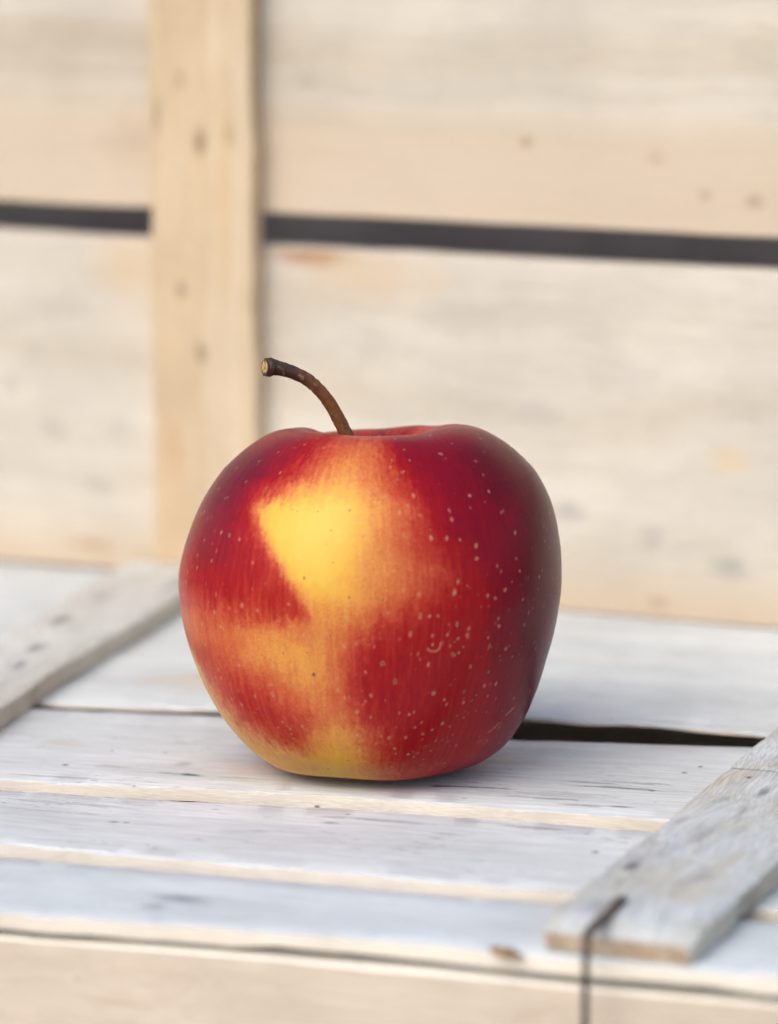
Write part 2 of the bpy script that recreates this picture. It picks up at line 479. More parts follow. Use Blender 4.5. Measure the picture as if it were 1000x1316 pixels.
m_lower = wood('pale_crate_board_stained', band=(6, 55, 55), base=(0.69, 0.64, 0.55), alt=(0.595, 0.53, 0.43), streak=(0.50, 0.44, 0.37),
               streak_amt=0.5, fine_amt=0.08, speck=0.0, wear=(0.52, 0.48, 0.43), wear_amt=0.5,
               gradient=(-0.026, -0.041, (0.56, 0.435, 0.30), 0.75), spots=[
    (-0.004, 0.0400, 0.013, 0.0036, (0.36, 0.15, 0.055), 0.85, 0.8), (0.010, 0.036, 0.022, 0.007, (0.62, 0.45, 0.27), 0.5, 1.0),
    (-0.052, 0.036, 0.012, 0.010, (0.62, 0.46, 0.28), 0.6, 1.0),
    (0.062, -0.018, 0.0055, 0.0032, (0.36, 0.34, 0.32), 0.6, 1.0), (0.083, -0.023, 0.004, 0.004, (0.38, 0.36, 0.33), 0.5, 1.0),
    (0.102, -0.028, 0.0065, 0.0030, (0.30, 0.32, 0.29), 0.65, 0.9), (0.102, -0.003, 0.0055, 0.0045, (0.66, 0.50, 0.28), 0.6, 1.0),
    (0.055, 0.004, 0.007, 0.004, (0.44, 0.41, 0.38), 0.5, 1.5), (0.012, 0.019, 0.010, 0.005, (0.46, 0.42, 0.37), 0.5, 1.8),
    (0.036, 0.026, 0.012, 0.004, (0.48, 0.43, 0.38), 0.5, 1.8), (0.075, 0.016, 0.014, 0.005, (0.50, 0.45, 0.40), 0.45, 1.8),
    (-0.074, -0.007, 0.005, 0.0045, (0.42, 0.38, 0.32), 0.5, 1.2), (-0.056, -0.006, 0.0045, 0.004, (0.44, 0.40, 0.34), 0.5, 1.2),
    (-0.086, 0.004, 0.004, 0.003, (0.42, 0.39, 0.34), 0.5, 1.2), (-0.062, -0.021, 0.005, 0.0035, (0.42, 0.38, 0.32), 0.5, 1.2),
    (-0.073, 0.024, 0.009, 0.004, (0.44, 0.40, 0.35), 0.5, 1.6), (-0.064, -0.036, 0.007, 0.003, (0.42, 0.27, 0.15), 0.5, 1.2),
    (0.085, -0.038, 0.003, 0.0022, (0.42, 0.30, 0.2), 0.5, 1.0), (0.044, 0.012, 0.010, 0.003, (0.50, 0.46, 0.41), 0.45, 1.8)])
m_post = wood('honey_pine_batten', band=(4, 130, 130), base=(0.62, 0.47, 0.30), alt=(0.70, 0.575, 0.41), streak=(0.58, 0.42, 0.25),
              streak_amt=0.5, fine_amt=0.08, speck=0.0, spots=[
    (0.021, 0.0002, 0.0042, 0.0021, (0.25, 0.16, 0.08), 0.8, 0.6), (0.023, -0.0075, 0.0040, 0.0018, (0.40, 0.27, 0.13), 0.6, 0.8),
    (0.036, 0.0055, 0.0035, 0.0020, (0.42, 0.31, 0.19), 0.6, 0.8), (0.027, 0.0115, 0.0055, 0.0016, (0.36, 0.27, 0.17), 0.7, 0.8),
    (-0.015, 0.0055, 0.0026, 0.0017, (0.30, 0.22, 0.14), 0.75, 0.6), (-0.030, 0.0002, 0.0036, 0.0020, (0.27, 0.21, 0.15), 0.8, 0.6),
    (-0.055, 0.008, 0.009, 0.003, (0.55, 0.36, 0.18), 0.5, 1.0), (0.010, -0.006, 0.03, 0.003, (0.60, 0.42, 0.22), 0.5, 0.8)])
m_dark = wood('dark_board', base=(0.20, 0.185, 0.19), alt=(0.15, 0.14, 0.145), streak=(0.09, 0.08, 0.08), band=(22, 3, 3), speck=0)  # dark base colour on the rear and floor boards

N = NT('dark_iron_wire')
N.b.inputs['Base Color'].default_value = (0.075, 0.058, 0.052, 1)
N.b.inputs['Metallic'].default_value = 0.8
N.b.inputs['Roughness'].default_value = 0.32
m_wire = N.m

N = NT('packed_earth')
tc = N.n('ShaderNodeTexCoord')
nz = N.noise(tc.outputs['Object'], 9.0, 8.0, 0.6).outputs[0]
N.l(N.mix(N.ramp(nz, 0.3, 0.7), (0.15, 0.12, 0.09), (0.26, 0.22, 0.17)), N.b.inputs['Base Color'])
N.b.inputs['Roughness'].default_value = 0.95
N.bump(nz, 0.6, 0.02)
m_ground = N.m

# ------------------------------------------------------------------ ground
GZ = -0.110
gn = 40
gx = np.linspace(-1, 1, gn)
gx = np.sign(gx) * np.abs(gx) ** 2.2 * 60
GV = [(x, y, GZ - 0.0) for y in gx for x in gx]
GF = [(j * gn + i, j * gn + i + 1, (j + 1) * gn + i + 1, (j + 1) * gn + i) for j in range(gn - 1) for i in range(gn - 1)]
g = mesh_ob('ground', GV, GF, [m_ground])
g['kind'] = 'structure'

# ------------------------------------------------------------------ front crate
YAW = RAD(-15.5)
crate = empty('wooden_crate', (0, 0, GZ), YAW,
              'whitewashed wooden crate turned bottom up with grey battens, carrying the apple', 'crate')
T = 0.0031
mm = lambda pts: [(a / 1000, b / 1000) for a, b in pts]
plank('slat', mm([(-73.9, -16.2), (-11.5, -27.7), (54.7, -46.2)]),
      mm([(-67, 42.1), (-30.9, 36.0), (29.7, 15.5), (80.9, 9.3)]), T, 0.0, [m_slat_a, m_edge], crate, 11,
      ends=(-0.205, 0.205))
plank('slat', mm([(-69.5, -62.9), (-10.5, -81.0), (36.8, -96.2)]),
      mm([(-73.2, -24.6), (-11.5, -36.6), (0.8, -39.2), (52.9, -54.8)]), T, -0.0001, [m_slat_c, m_edge], crate, 12,
      ends=(-0.205, 0.205))
plank('slat', mm([(-65.3, -108), (1.1, -124.2), (34.2, -135.6), (69.3, -145.6)]),
      mm([(-68.7, -71.5), (-14.6, -88.2), (34.4, -103.2)]), T, -0.0003, [m_slat_b, m_edge], crate, 13,
      ends=(-0.205, 0.205))
plank('slat', mm([(-67.3, 47.6), (-31, 42.0), (25, 38.5), (33, 36.0), (60, 29.5), (83.3, 21.0)]),
      mm([(-75, 203), (-30, 187), (30, 168), (90, 150)]), 0.0010, 0.0, [m_rear_slat, m_edge], crate, 14,
      ends=(-0.205, 0.205))
plank('slat', mm([(-73, 212), (92, 163)]), mm([(-60, 252), (107, 204)]), T, 0.0, [m_slat, m_edge], crate, 15,
      ends=(-0.205, 0.205), n=60)
# the two cross battens nailed over the slats
plank('batten', mm([(51.6, -151.6), (51.6 + 36 * 5, -151.6 + 93.3 * 5)])[:2], mm([(25.6, -142.3), (25.6 + 36 * 5, -142.7 + 93.3 * 5)]),
      0.005, 0.0051, [m_batten, m_batten_edge, m_batten_end], crate, 21, rag=0.0002, ends=(-0.2385, 0.150), bev=0.0008, n=320, end_round=0.0022)
dl = (0.267, 0.964)
plank('batten', mm([(-77.7 - 130 * dl[0], 24.3 - 130 * dl[1]), (-77.7 + 150 * dl[0], 24.3 + 150 * dl[1])]),
      mm([(-101.5 - 130 * dl[0], 30.9 - 130 * dl[1]), (-101.5 + 150 * dl[0], 30.9 + 150 * dl[1])]),
      0.005, 0.0051, [m_batten_far, m_batten_edge], crate, 22, rag=0.0004, bev=0.0008, n=160)

# body of the crate under the slats (crate-local coordinates, z up from the ground)
H = -GZ
bz = (H - T - 0.0021) / 2
FY = -0.1213
fb = board('side_board', (0.41, H - T - 0.0021, 0.006), [m_front, m_edge], crate, (0, FY + 0.0032, bz), (RAD(90), 0, 0), 31)
board('side_board', (0.41, H - T - 0.004, 0.006), [m_front, m_edge], crate, (0, 0.2500, bz - 0.0013), (RAD(90), 0, 0), 32)
for s, sd in ((-1, 33), (1, 34)):
    board('end_board', (0.362, H - T - 0.004, 0.006), [m_front, m_edge], crate, (s * 0.2018, 0.0645, bz - 0.0013),
          (RAD(90), 0, RAD(90)), sd)

# ------------------------------------------------------------------ back crate
B0 = np.array([-0.0942, 0.1989])
BYAW = RAD(-22.74)
bc, bs = math.cos(BYAW), math.sin(BYAW)
back = empty('wooden_crate', (B0[0], B0[1], 0.0005), BYAW,
             'pale unpainted wooden crate standing upright behind the apple, honey coloured post on its front', 'crate')
# local: x along the face, y into the crate, z up
BT = 0.006
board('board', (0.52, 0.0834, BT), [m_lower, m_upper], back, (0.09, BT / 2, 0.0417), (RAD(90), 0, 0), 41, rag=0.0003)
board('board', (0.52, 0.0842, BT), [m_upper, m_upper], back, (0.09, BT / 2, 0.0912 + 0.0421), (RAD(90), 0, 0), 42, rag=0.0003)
# front post: local X runs up the post
pst = board('post', (0.174, 0.0270, 0.0065), [m_post, m_post], back, (0.0600, -0.00335, 0.0872), (RAD(90), RAD(-90), 0), 43,
            rag=0.0003)
for sx, sd in ((-0.156, 44), (0.336, 45)):
    board('post', (0.174, 0.0270, 0.0065), [m_post, m_post], back, (sx, -0.00335, 0.0872), (RAD(90), RAD(-90), 0), sd)
board('rear_board', (0.52, 0.174, BT), [m_dark, m_dark], back, (0.09, 0.106, 0.0872), (RAD(90), 0, 0), 46)
for sx, sd in ((-0.167, 47), (0.347, 48)):
    board('end_board', (0.096, 0.174, BT), [m_rough, m_rough], back, (sx, 0.0546, 0.0872), (RAD(90), 0, RAD(90)), sd)
board('floor_board', (0.505, 0.092, BT), [m_dark, m_dark], back, (0.09, 0.0546, 0.0045), (0, 0, 0), 50)


# ------------------------------------------------------------------ staple and splinter
def to_crate(p):
    c, s = math.cos(-YAW), math.sin(-YAW)
    return (p[0] * c - p[1] * s, p[0] * s + p[1] * c, p[2] - GZ)


wire = tube('wire_staple', [to_crate((p[0] + 0.0013, p[1] - 0.0004, p[2])) for p in [
    (0.0434, -0.1205, 0.0044), (0.0431, -0.1212, 0.0060), (0.0410, -0.1272, 0.0058), (0.0382, -0.1352, 0.0059), (0.0362, -0.1408, 0.0058),
    (0.0359, -0.1431, 0.0048), (0.0357, -0.1444, 0.0000), (0.0356, -0.1448, -0.010), (0.0355, -0.1450, -0.040), (0.0355, -0.1450, -0.055)]],
    [0.0004, 0.0008, 0.00095, 0.00090, 0.00085, 0.00075] + [0.00062] * 4, m_wire, crate, 10, 60)

# ------------------------------------------------------------------ apple
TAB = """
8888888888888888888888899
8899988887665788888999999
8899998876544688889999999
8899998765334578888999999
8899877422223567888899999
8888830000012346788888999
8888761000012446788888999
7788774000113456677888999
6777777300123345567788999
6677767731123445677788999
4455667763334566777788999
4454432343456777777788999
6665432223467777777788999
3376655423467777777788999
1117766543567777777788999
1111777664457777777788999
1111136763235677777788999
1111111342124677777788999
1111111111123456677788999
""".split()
TB = np.array([[float(c) for c in r] for r in TAB])  # depth of red; darkest right-hand cells also paint in the apple's shaded side
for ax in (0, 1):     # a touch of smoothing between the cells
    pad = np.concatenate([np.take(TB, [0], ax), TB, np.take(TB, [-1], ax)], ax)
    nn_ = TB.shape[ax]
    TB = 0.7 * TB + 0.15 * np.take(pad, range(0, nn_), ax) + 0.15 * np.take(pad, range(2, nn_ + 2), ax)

NA, NP = 1000, 560
PROF = np.array([(0, 5.5), (5, 4.6), (9, 2.4), (12.5, 0.8), (15.5, 0.0), (19, 0.5), (23, 2.9), (28, 8.0), (32, 14.2), (35, 21.5),
                 (37.2, 29.5), (38.2, 38.0), (37.5, 46.3), (35.2, 54), (31.2, 60.5), (26.2, 65.3), (21, 67.8), (16, 68.2),
                 (11.5, 66.6), (7.5, 63), (4, 58.5), (1.5, 55.5), (0, 54.8)], float)


def spline(pts, n):
    pts = np.asarray(pts, float)
    seg = np.r_[0, np.cumsum(np.linalg.norm(np.diff(pts, axis=0), axis=1))]
    # Catmull-Rom on chord length, sampled evenly
    t = np.linspace(0, seg[-1], n)
    m = np.gradient(pts, seg, axis=0)
    i = np.clip(np.searchsorted(seg, t, side='right') - 1, 0, len(pts) - 2)
    h = (seg[i + 1] - seg[i])[:, None]
    u = ((t - seg[i]) / h[:, 0])[:, None]
    return ((2 * u ** 3 - 3 * u ** 2 + 1) * pts[i] + (u ** 3 - 2 * u ** 2 + u) * h * m[i]
            + (-2 * u ** 3 + 3 * u ** 2) * pts[i + 1] + (u ** 3 - u ** 2) * h * m[i + 1])


pr = spline(PROF, NP)
pr[:, 0] = np.maximum(pr[:, 0], 0.0)
# azimuths, denser on the side that faces front (-Y)
a = np.linspace(-1, 1, NA, endpoint=False)
az = math.pi * (a + 0.22 * np.sin(math.pi * a) * -1.0)   # 0 = front (-Y), + towards +X
r = pr[:, 0][:, None] + 0 * az[None]
z = pr[:, 1][:, None] + 0 * az[None]
A = az[None] + 0 * r
arc = np.r_[0, np.cumsum(np.linalg.norm(np.diff(pr, axis=0), axis=1))][:, None] + 0 * r


def per(A, degs, vals):
    d = np.array(degs + [degs[0] + 360], float)
    v = np.array(vals + [vals[0]], float)
    x = (np.degrees(A) - d[0]) % 360 + d[0]
    i = np.clip(np.searchsorted(d, x, side='right') - 1, 0, len(d) - 2)
    u = (x - d[i]) / (d[i + 1] - d[i])
    u = u * u * (3 - 2 * u)
    return v[i] * (1 - u) + v[i + 1] * u


# five soft lobes, stronger towards calyx and shoulder, and an uneven rim
i_eq = int(np.argmax(pr[:, 0]))
tt = np.arange(NP)[:, None] / (NP - 1)
teq = i_eq / (NP - 1)
low = np.clip((teq - tt) / teq, 0, 1)
high = np.clip((tt - teq) / (1 - teq), 0, 1)
top_w = np.exp(-((tt - np.argmax(pr[:, 1]) / (NP - 1)) / 0.13) ** 2)
bot_w = np.exp(-((tt - 0.13) / 0.11) ** 2)
lob = np.cos(5 * (A - RAD(16)))
r = r * (1 + 0.016 * low * lob + 0.018 * np.minimum(high, 0.5) * np.cos(5 * (A - RAD(58))))
rim = per(A, [-180, -150, -115, -80, -40, 0, 28, 62, 100, 145], [-2.4, -2.7, -0.8, 0.0, 0.3, 0.2, 0.2, 0.8, 0.2, -1.3])
z = z + top_w * rim
left = np.interp(z, [39, 46, 54, 60, 65, 70], [0, .018, .038, .06, .105, .12]) * np.clip(-np.sin(A), 0, 1) ** 1.3 * (tt > teq)
left = left * np.clip(r / 16, 0, 1)
r = r * (1 - left)
right = (np.interp(z, [1, 4, 8, 14, 22, 32], [.12, .105, .072, .036, .012, 0]) * (tt < teq)
         + np.interp(z, [40, 46, 53, 60, 65, 68], [0, .008, .024, .036, .012, 0]) * (tt > teq)) * np.clip(np.sin(A), 0, 1) ** 1.2
r = r * (1 + right * np.clip(r / 14, 0, 1))
z = z + bot_w * 0.16 * (1 - lob) * np.clip(r / 14, 0, 1)
X = r * np.sin(A)
Y = -r * np.cos(A)
# a small shoulder lean
X = X + 0.35 * np.sin((z - 38) / 30)
rng = np.random.default_rng(5)
for _ in range(9):     # very shallow broad unevenness of the flesh
    kx, kz, p = rng.normal(0, 0.10), rng.normal(0, 0.10), rng.uniform(0, 6.28)
    dn = 0.10 * np.sin(kx * X * 1.0 + kz * z + p + rng.normal(0, .1) * Y)
    X = X * (1 + dn / 38)
    Y = Y * (1 + dn / 38)

# skin pattern --------------------------------------------------------
px = 476 + 6.36 * X
py = 975 - 6.22 * z - 6.36 * 0.205 * Y
front_w = 0.5 + 0.5 * np.tanh((np.cos(A) + 0.03) * 9)


def vnoise(u, v, seed):
    """smooth value noise on arrays"""
    rg = np.random.default_rng(seed)
    g = rg.uniform(0, 1, (64, 64))
    iu, iv = np.floor(u).astype(int), np.floor(v).astype(int)
    fu, fv = u - iu, v - iv
    fu, fv = fu * fu * (3 - 2 * fu), fv * fv * (3 - 2 * fv)
    G = lambda a_, b_: g[a_ % 64, b_ % 64]
    return ((G(iu, iv) * (1 - fu) + G(iu + 1, iv) * fu) * (1 - fv)
            + (G(iu, iv + 1) * (1 - fu) + G(iu + 1, iv + 1) * fu) * fv)


S = A * 38.0                                  # metres of skin around, in mm
wx = (6 * (vnoise(S / 3.0, arc / 3.5, 1) - 0.5) + 7 * (vnoise(S / 0.95, arc / 1.1, 2) - 0.5)
      + 7 * (vnoise(S / 0.36, arc / 0.50, 5) - 0.5))
wy = (8 * (vnoise(S / 2.2, arc / 3.0, 3) - 0.5) + 8 * (vnoise(S / 0.9, arc / 1.1, 4) - 0.5)
      + 8 * (vnoise(S / 0.36, arc / 0.50, 6) - 0.5))


def cubic(tab, gx, gy):
    gx = np.clip(gx, 0, tab.shape[1] - 1.001)
    gy = np.clip(gy, 0, tab.shape[0] - 1.001)
    ix, iy = np.floor(gx).astype(int), np.floor(gy).astype(int)
    fx, fy = gx - ix, gy - iy
    fx, fy = fx * fx * (3 - 2 * fx) * 0.5 + fx * 0.5, fy * fy * (3 - 2 * fy) * 0.5 + fy * 0.5
    T_ = lambda j, i: tab[j, i]
    return ((T_(iy, ix) * (1 - fx) + T_(iy, ix + 1) * fx) * (1 - fy)
            + (T_(iy + 1, ix) * (1 - fx) + T_(iy + 1, ix + 1) * fx) * fy)


# the pale patch ends in a sharp slanting line on its left
edge = np.interp(py, [640, 665, 700, 740, 770, 800, 815], [350, 333, 349, 368, 386, 404, 408]) + 0.9 * wx + 5 * (vnoise(S / 1.6, arc / 1.5, 51) - 0.5)
ew = np.interp(py, [648, 664, 800, 815], [0, 1, 1, 0])
dx = px - edge
shp = 11 * np.tanh(dx / 8.0) * np.exp(-(dx / 34) ** 2) * ew
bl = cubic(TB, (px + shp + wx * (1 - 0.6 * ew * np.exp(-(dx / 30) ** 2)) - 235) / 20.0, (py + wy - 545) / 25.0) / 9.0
back_bl = 0.80 + 0.25 * (vnoise(S / 9.0 + 7, arc / 30.0, 8) - 0.5) + 0.15 * (vnoise(S / 2.0 + 7, arc / 16.0, 9) - 0.5)
back_bl = back_bl * np.clip((arc - 12) / 14, 0.2, 1)
# the clean-edged pale crescent round the shaded base
crest = np.interp(px + 0.3 * wx, [230, 250, 262, 278, 295, 315, 336, 360, 388, 420, 450, 480, 520], [800, 832, 852, 886, 916, 936, 950, 960, 966, 972, 982, 1000, 1030])
cm = 1 / (1 + np.exp(-np.clip((py + 0.5 * wy - crest) / 3.0, -30, 30)))
bl = bl * (1 - cm) + np.minimum(bl, 0.18 + 0.10 * vnoise(S / 2, arc / 2, 31)) * cm
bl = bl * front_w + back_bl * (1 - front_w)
# vertical flecked streaking of the blush
st = 0.55 * vnoise(S / 0.75, arc / 9.0, 21) + 0.45 * vnoise(S / 0.33, arc / 4.5, 22) - 0.5
bl = bl + st * 0.11 * np.clip(bl * 3.0, 0, 1) * np.clip((1.05 - bl) * 3.0, 0.35, 1)
fl = np.clip(vnoise(S / 0.22 + 3, arc / 4.0, 41) * 0.6 + vnoise(S / 0.8, arc / 12.0, 42) * 0.4 - 0.56, 0, 1) * 4.0
bl = bl - 0.045 * np.clip(fl, 0, 1) * np.clip((bl - 0.5) * 4, 0, 1) * np.interp(np.degrees(A), [-180, -10, 35, 180], [1, 1, 0.25, 0.25])
bl = np.clip(bl, 0, 1)

# lenticels -----------------------------------------------------------
nv = NA * NP
X_, Y_, Z_ = X.ravel(), Y.ravel(), z.ravel()
pale_m = np.zeros(nv)
dark_m = np.zeros(nv)
KEY = [(292, 690, 4, 0), (303, 695, 4.5, .6), (280, 726, 4, .5), (333, 731, 3.5, .6), (316, 702, 4, 0), (283, 789, 4.5, .4),
       (303, 785, 3, 0), (319, 783, 4.5, .4), (339, 790, 4, .2), (315, 809, 4.5, .5), (364, 803, 3, .4), (378, 784, 3.5, 0),
       (397, 752, 2.5, 1.6), (388, 669, 2, 1), (382, 667, 2.6, .9), (413, 671, 2.6, .9), (452, 670, 3.2, 1.3), (430, 694, 2.4, .8),
       (432, 734, 2.2, .8), (368, 748, 3, .5), (424, 711, 1.6, 1), (469, 703, 3, .6), (450, 620, 4, .5), (480, 578, 3.5, 0),
       (516, 622, 4, .3), (530, 651, 4.2, .2), (513, 673, 5, 0), (564, 595, 5, .2), (608, 603, 4, .1), (519, 591, 3, 0),
       (599, 649, 4, 0), (623, 643, 3.8, 0), (641, 667, 3, 0), (577, 680, 4.5, 0), (552, 704, 4.5, 0), (571, 704, 4, 0),
       (587, 705, 3, 0), (607, 711, 4.5, .2), (608, 727, 4.8, .1), (633, 735, 3.8, 0), (656, 692, 4, 0), (662, 740, 3.5, 0),
       (518, 768, 4.5, .2), (537, 773, 4.5, .2), (580, 769, 5, 0), (643, 764, 5, 0), (631, 775, 4.5, 0), (539, 798, 5, .1),
       (550, 798, 3.8, 0), (560, 798, 4, 0), (583, 807, 4.5, .2), (526, 821, 4.5, .1), (553, 822, 4, 0), (596, 821, 5.5, 0),
       (585, 825, 4, 0), (636, 808, 4.5, .3), (493, 780, 2.5, 1.4), (449, 801, 3.8, .2), (441, 796, 3.2, .3), (460, 831, 4.2, .3),
       (447, 831, 4, .2), (400, 842, 2.6, 1.2), (370, 842, 2.4, 1), (408, 869, 4.6, 1.5), (355, 880, 4.2, .8), (357, 891, 4, .6),
       (425, 862, 4, .7), (438, 872, 3.8, .4), (437, 888, 4, .3), (446, 896, 3.8, .2), (461, 914, 4.5, .2), (446, 919, 4, 0),
       (492, 855, 5, 1.1), (508, 877, 5, .9), (548, 857, 4, .1), (578, 844, 4.6, .2), (600, 858, 4, .2), (555, 891, 5, .1),
       (568, 899, 3.6, 0), (571, 904, 3.6, 0), (592, 902, 4, .3), (618, 881, 4, .2), (633, 878, 4, 0), (623, 864, 3, 0),
       (645, 835, 5, 0), (513, 915, 3.2, 0), (531, 914, 3.5, 0), (566, 928, 4, .1), (542, 940, 4.2, 0), (521, 945, 4, .1),
       (500, 945, 4, .2), (461, 942, 3.6, 0), (464, 961, 4, 0), (524, 965, 4, 0), (508, 975, 4, 0), (382, 945, 3, .2),
       (317, 903, 3.4, .1), (291, 870, 3.6, 0), (304, 897, 3, 0), (374, 930, 3, 0), (394, 931, 2.6, .4), (371, 842, 2, 1),
       (247, 738, 3, 0), (261, 716, 3.4, 0), (270, 698, 3.4, 0), (349, 638, 2.8, 1.3), (287, 632, 3.4, 0), (323, 627, 3.2, .3),
       (268, 660, 3.4, .3), (338, 601, 3, 0), (424, 983, 3, 1.2), (467, 967, 3.5, 1.4), (457, 984, 3, 1.6), (695, 700, 3, 0)]


def stamp(sx, sy, sz, rad, dk, lift, elong=1.0):
    """one lenticel centred near a skin point, radius in mm"""
    d2 = (X_ - sx) ** 2 + (Y_ - sy) ** 2 + ((Z_ - sz) / elong) ** 2
    k = np.nonzero(d2 < (rad * 2.2) ** 2)[0]
    if len(k) == 0:
        return
    dd = np.sqrt(d2[k]) / rad
    ang = np.arctan2(Z_[k] - sz, X_[k] - sx)
    dd = dd * (1 + 0.12 * np.sin(2 * ang + sx * 9) + 0.07 * np.sin(3 * ang + sz * 7))
    pale_m[k] = np.maximum(pale_m[k], lift * (np.clip(1.45 - dd, 0, 1.2) / 1.2) ** 0.8)
    if dk > 0:
        dark_m[k] = np.maximum(dark_m[k], min(dk * 1.3, 1) * np.clip(1.6 - dd * 1.8 / max(dk, 0.9), 0, 1))


pxf, pyf = px.ravel(), py.ravel()
fr = np.nonzero(np.cos(A).ravel() > -0.05)[0]
rg = np.random.default_rng(77)
for (kx, ky, rad, dk) in KEY:
    j = fr[np.argmin((pxf[fr] - kx) ** 2 + (pyf[fr] - ky) ** 2)]
    stamp(X_[j], Y_[j], Z_[j], rad / 6.36 * 0.47, dk, rg.uniform(0.45, 1.0), rg.uniform(1.0, 1.5))
for _ in range(2200):
    ai = rg.uniform(-math.pi, math.pi)
    ti = rg.beta(1.25, 1.1) * 0.84 + 0.05
    # finer and thicker towards the calyx, sparse on the shoulder
    i, j = int(ti * (NP - 1)), int(np.argmin(np.abs(az - ai)))
    if r[i, j] < 11 or (ti > 0.55 and rg.uniform() < 0.6):
        continue
    if -1.25 < ai < -0.05 and rg.uniform() < 0.4:
        continue
    k = i * NA + j
    stamp(X_[k], Y_[k], Z_[k], rg.uniform(0.13, 0.30) if ti < 0.34 else rg.uniform(0.12, 0.30),
          0.9 if rg.uniform() < 0.10 else 0.0, rg.beta(1.3, 1.8) * 0.95 + 0.05, rg.uniform(0.9, 1.6))

# small russet scars: the hook under the blush, the scratches low on the right
def scar(pts, rad, lift):
    for q in range(len(pts) - 1):
        (x0, y0), (x1, y1) = pts[q], pts[q + 1]
        for u in np.linspace(0, 1, 7)[:-1]:
            kx, ky = x0 + (x1 - x0) * u, y0 + (y1 - y0) * u
            j = fr[np.argmin((pxf[fr] - kx) ** 2 + (pyf[fr] - ky) ** 2)]
            stamp(X_[j], Y_[j], Z_[j], rad, 0, lift * rg.uniform(0.6, 1.0))


scar([(548, 838), (551, 841), (557, 841), (562, 837), (564, 829)], 0.20, 0.8)
scar([(625, 937), (633, 931), (638, 925)], 0.25, 0.6)
scar([(647, 915), (654, 909), (658, 905)], 0.28, 0.7)
scar([(613, 941), (615, 950), (621, 952), (626, 945)], 0.15, 0.35)

verts = np.stack([X, Y, z], 2).reshape(-1, 3) / 1000.0
ii, jj = np.meshgrid(np.arange(NP - 1), np.arange(NA), indexing='ij')
j2 = (jj + 1) % NA
quads = np.stack([ii * NA + jj, ii * NA + j2, (ii + 1) * NA + j2, (ii + 1) * NA + jj], 2).reshape(-1, 4).astype(np.int32)
me = bpy.data.meshes.new('apple')
me.vertices.add(nv)
me.vertices.foreach_set('co', verts.astype(np.float32).ravel())
me.loops.add(quads.size)
me.loops.foreach_set('vertex_index', quads.ravel())
me.polygons.add(len(quads))
me.polygons.foreach_set('loop_start', np.arange(0, quads.size, 4, dtype=np.int32))
me.polygons.foreach_set('loop_total', np.full(len(quads), 4, dtype=np.int32))
me.polygons.foreach_set('use_smooth', np.ones(len(quads), dtype=bool))
me.update(calc_edges=True)
for nm, arr in (('blush_shade', bl.ravel()), ('lenticel', pale_m), ('pore', dark_m)):
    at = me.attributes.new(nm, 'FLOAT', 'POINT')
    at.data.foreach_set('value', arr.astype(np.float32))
at = me.attributes.new('skin_coord', 'FLOAT_VECTOR', 'POINT')
at.data.foreach_set('vector', np.stack([X, Y, arc * 1.0], 2).reshape(-1, 3).astype(np.float32).ravel())
cav = np.clip((tt - 0.87) / 0.07, 0, 1) + 0 * r  # darkens the stem hollow, its shade painted into the skin colour
at = me.attributes.new('cavity_shade', 'FLOAT', 'POINT')
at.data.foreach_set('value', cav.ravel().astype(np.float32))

N = NT('apple_skin')


def attr(nm):
    x = N.n('ShaderNodeAttribute', attribute_name=nm)
    return x


sc_ = attr('skin_coord').outputs['Vector']
b0 = attr('blush_shade').outputs['Fac']
g1 = N.noise(N.vec('MULTIPLY', sc_, (3.6, 3.6, 2.4)), 1.0, 3.0, 0.7, 0.8).outputs[0]
g2 = N.noise(N.vec('MULTIPLY', sc_, (1.1, 1.1, 0.22)), 1.0, 4.0, 0.6).outputs[0]
amp = N.math('MULTIPLY', N.ramp(b0, 0.05, 0.36, 0.06, 0.46), N.ramp(b0, 0.50, 0.80, 1.0, 0.16))
b1 = N.math('ADD', b0, N.math('MULTIPLY', N.math('SUBTRACT', g1, 0.5), amp))
b1 = N.math('ADD', b1, N.math('MULTIPLY', N.math('SUBTRACT', g2, 0.5), N.math('MULTIPLY', N.ramp(b0, 0.1, 0.5, 0.0, 0.18), N.ramp(b0, 0.55, 0.85, 1.0, 0.5))), clamp=True)
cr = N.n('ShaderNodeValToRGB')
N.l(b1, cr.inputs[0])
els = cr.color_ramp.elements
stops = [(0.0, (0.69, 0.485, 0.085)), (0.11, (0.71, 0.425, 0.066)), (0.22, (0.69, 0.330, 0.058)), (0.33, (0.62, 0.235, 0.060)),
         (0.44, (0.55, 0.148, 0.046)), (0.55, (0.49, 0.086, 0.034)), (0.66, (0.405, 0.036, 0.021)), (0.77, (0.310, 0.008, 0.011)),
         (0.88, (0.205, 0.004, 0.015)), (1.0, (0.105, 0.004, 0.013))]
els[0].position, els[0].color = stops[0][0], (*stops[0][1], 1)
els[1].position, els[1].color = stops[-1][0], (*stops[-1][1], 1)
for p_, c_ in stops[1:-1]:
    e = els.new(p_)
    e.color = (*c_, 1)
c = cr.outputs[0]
c = N.mix(N.math('MULTIPLY', attr('cavity_shade').outputs['Fac'], 0.75), c, (0.11, 0.022, 0.014))
c = N.mix(N.math('MULTIPLY', attr('lenticel').outputs['Fac'], 0.56), c, (0.62, 0.38, 0.22))
c = N.mix(N.math('MULTIPLY', attr('pore').outputs['Fac'], 0.92), c, (0.10, 0.045, 0.015))
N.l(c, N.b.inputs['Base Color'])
N.b.inputs['Roughness'].default_value = 0.36
N.b.inputs['Specular IOR Level'].default_value = 0.18
N.b.inputs['IOR'].default_value = 1.45
gh = N.noise(sc_, 0.9, 3.0, 0.5).outputs[0]
hh = N.math('ADD', N.math('MULTIPLY', gh, 0.3), N.math('MULTIPLY', attr('lenticel').outputs['Fac'], 0.35))
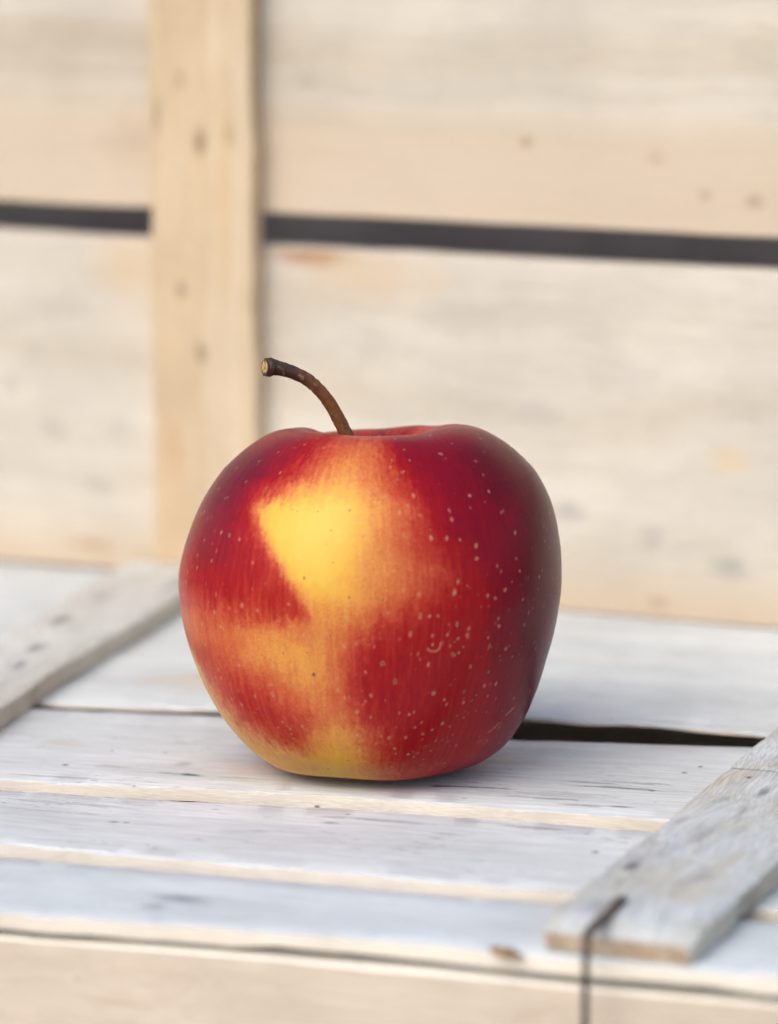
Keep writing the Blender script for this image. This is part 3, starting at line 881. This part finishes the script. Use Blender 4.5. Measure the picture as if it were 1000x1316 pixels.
N.l(N.ramp(g1, 0.2, 0.8, 0.27, 0.38), N.b.inputs['Roughness'])
N.bump(hh, 0.25, 0.00020)
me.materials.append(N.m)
apple = bpy.data.objects.new('apple', me)
COL.objects.link(apple)
apple['label'] = 'ripe red and yellow speckled apple with curved brown stem standing on the crate'
apple['category'] = 'apple'
TILT = RAD(-3.2)
apple.rotation_euler = (TILT, 0, 0)
ct, st_ = math.cos(TILT), math.sin(TILT)
zmin = (verts[:, 1] * st_ + verts[:, 2] * ct).min()
apple.location = (0, -0.008, -zmin + 0.0001)

# stem ------------------------------------------------------------------
N = NT('apple_stem_bark')
tc = N.n('ShaderNodeTexCoord')
sp = N.n('ShaderNodeSeparateXYZ')
N.l(tc.outputs['Object'], sp.inputs[0])
nn = N.noise(N.vec('MULTIPLY', tc.outputs['Object'], (900, 900, 500)), 1.0, 4.0, 0.65).outputs[0]
base = N.mix(N.ramp(N.math('ADD', sp.outputs[0], N.math('MULTIPLY', N.math('SUBTRACT', nn, 0.5), 0.004)), -0.008, -0.0165),
             (0.185, 0.070, 0.018), (0.050, 0.026, 0.020))
base = N.mix(N.ramp(nn, 0.58, 0.72), base, (0.30, 0.19, 0.11))
base = N.mix(N.ramp(nn, 0.42, 0.30), base, (0.025, 0.012, 0.009))
N.l(base, N.b.inputs['Base Color'])
N.b.inputs['Roughness'].default_value = 0.55
N.bump(nn, 0.8, 0.0004)
m_stem = N.m
N = NT('apple_stem_cut')
tc = N.n('ShaderNodeTexCoord')
nn = N.noise(tc.outputs['Object'], 1500.0, 3.0, 0.6).outputs[0]
N.l(N.mix(N.ramp(nn, 0.42, 0.60), (0.58, 0.36, 0.13), (0.14, 0.075, 0.035)), N.b.inputs['Base Color'])
N.b.inputs['Roughness'].default_value = 0.8
m_cut = N.m
SP = [(0.0003, 0.0, 0.0535), (-0.0015, -0.0005, 0.0600), (-0.0048, -0.0014, 0.0672), (-0.0072, -0.0024, 0.0720), (-0.0097, -0.0036, 0.0758),
      (-0.0128, -0.0049, 0.0786), (-0.0164, -0.0062, 0.0803), (-0.0186, -0.0070, 0.0809), (-0.0197, -0.0075, 0.08105), (-0.0207, -0.0080, 0.0811)]
stem = tube('stem', SP, [0.00165, 0.00142, 0.00128, 0.00122, 0.00120, 0.00122, 0.00128, 0.00150, 0.00180, 0.00158], m_stem, apple, 22, 80, 0.065)
e0, e1 = np.array(SP[-2]), np.array(SP[-1])
d = (e1 - e0) / np.linalg.norm(e1 - e0)
tube('stem_end', [e1 - d * 0.0003, e1 + d * 0.0001, e1 + d * 0.0003], [0.00146, 0.00132, 0.00070], m_cut, stem, 14, 0, 0.06, 9)

# crumbs of bark caught on the front edge of the crate
N = NT('bark_crumb')
tc = N.n('ShaderNodeTexCoord')
nn = N.noise(tc.outputs['Object'], 700.0, 3.0, 0.6).outputs[0]
N.l(N.mix(N.ramp(nn, 0.4, 0.6), (0.10, 0.055, 0.03), (0.40, 0.25, 0.11)), N.b.inputs['Base Color'])
N.b.inputs['Roughness'].default_value = 0.9
m_crumb = N.m
bits = [((0.0222, -0.1326, -0.0006), 0.0014), ((0.0240, -0.1334, -0.0008), 0.0015), ((0.0257, -0.1340, -0.0008), 0.0010)]
rr = np.random.default_rng(3)
VV, FF = [], []
for c0, s0 in bits:
    q = len(VV)
    for k in range(10):
        th = k * 2.399
        zz = 1 - 2 * (k + 0.5) / 10
        rad = math.sqrt(1 - zz * zz)
        u = s0 * rr.uniform(0.7, 1.25)
        VV.append((c0[0] + 1.3 * u * rad * math.cos(th), c0[1] + 0.8 * u * rad * math.sin(th), c0[2] + s0 * 0.6 + 0.7 * u * zz))
    import bmesh
    bm = bmesh.new()
    vs_ = [bm.verts.new(v) for v in VV[q:]]
    res = bmesh.ops.convex_hull(bm, input=vs_)
    bm.verts.index_update()
    FF += [tuple(q + v.index for v in f.verts) for f in bm.faces]
    bm.free()
crumb = mesh_ob('bark_crumb', VV, FF, [m_crumb], None, None, False)
crumb['label'] = 'small brown crumb of bark caught on the front edge of the whitewashed crate'
crumb['category'] = 'debris'
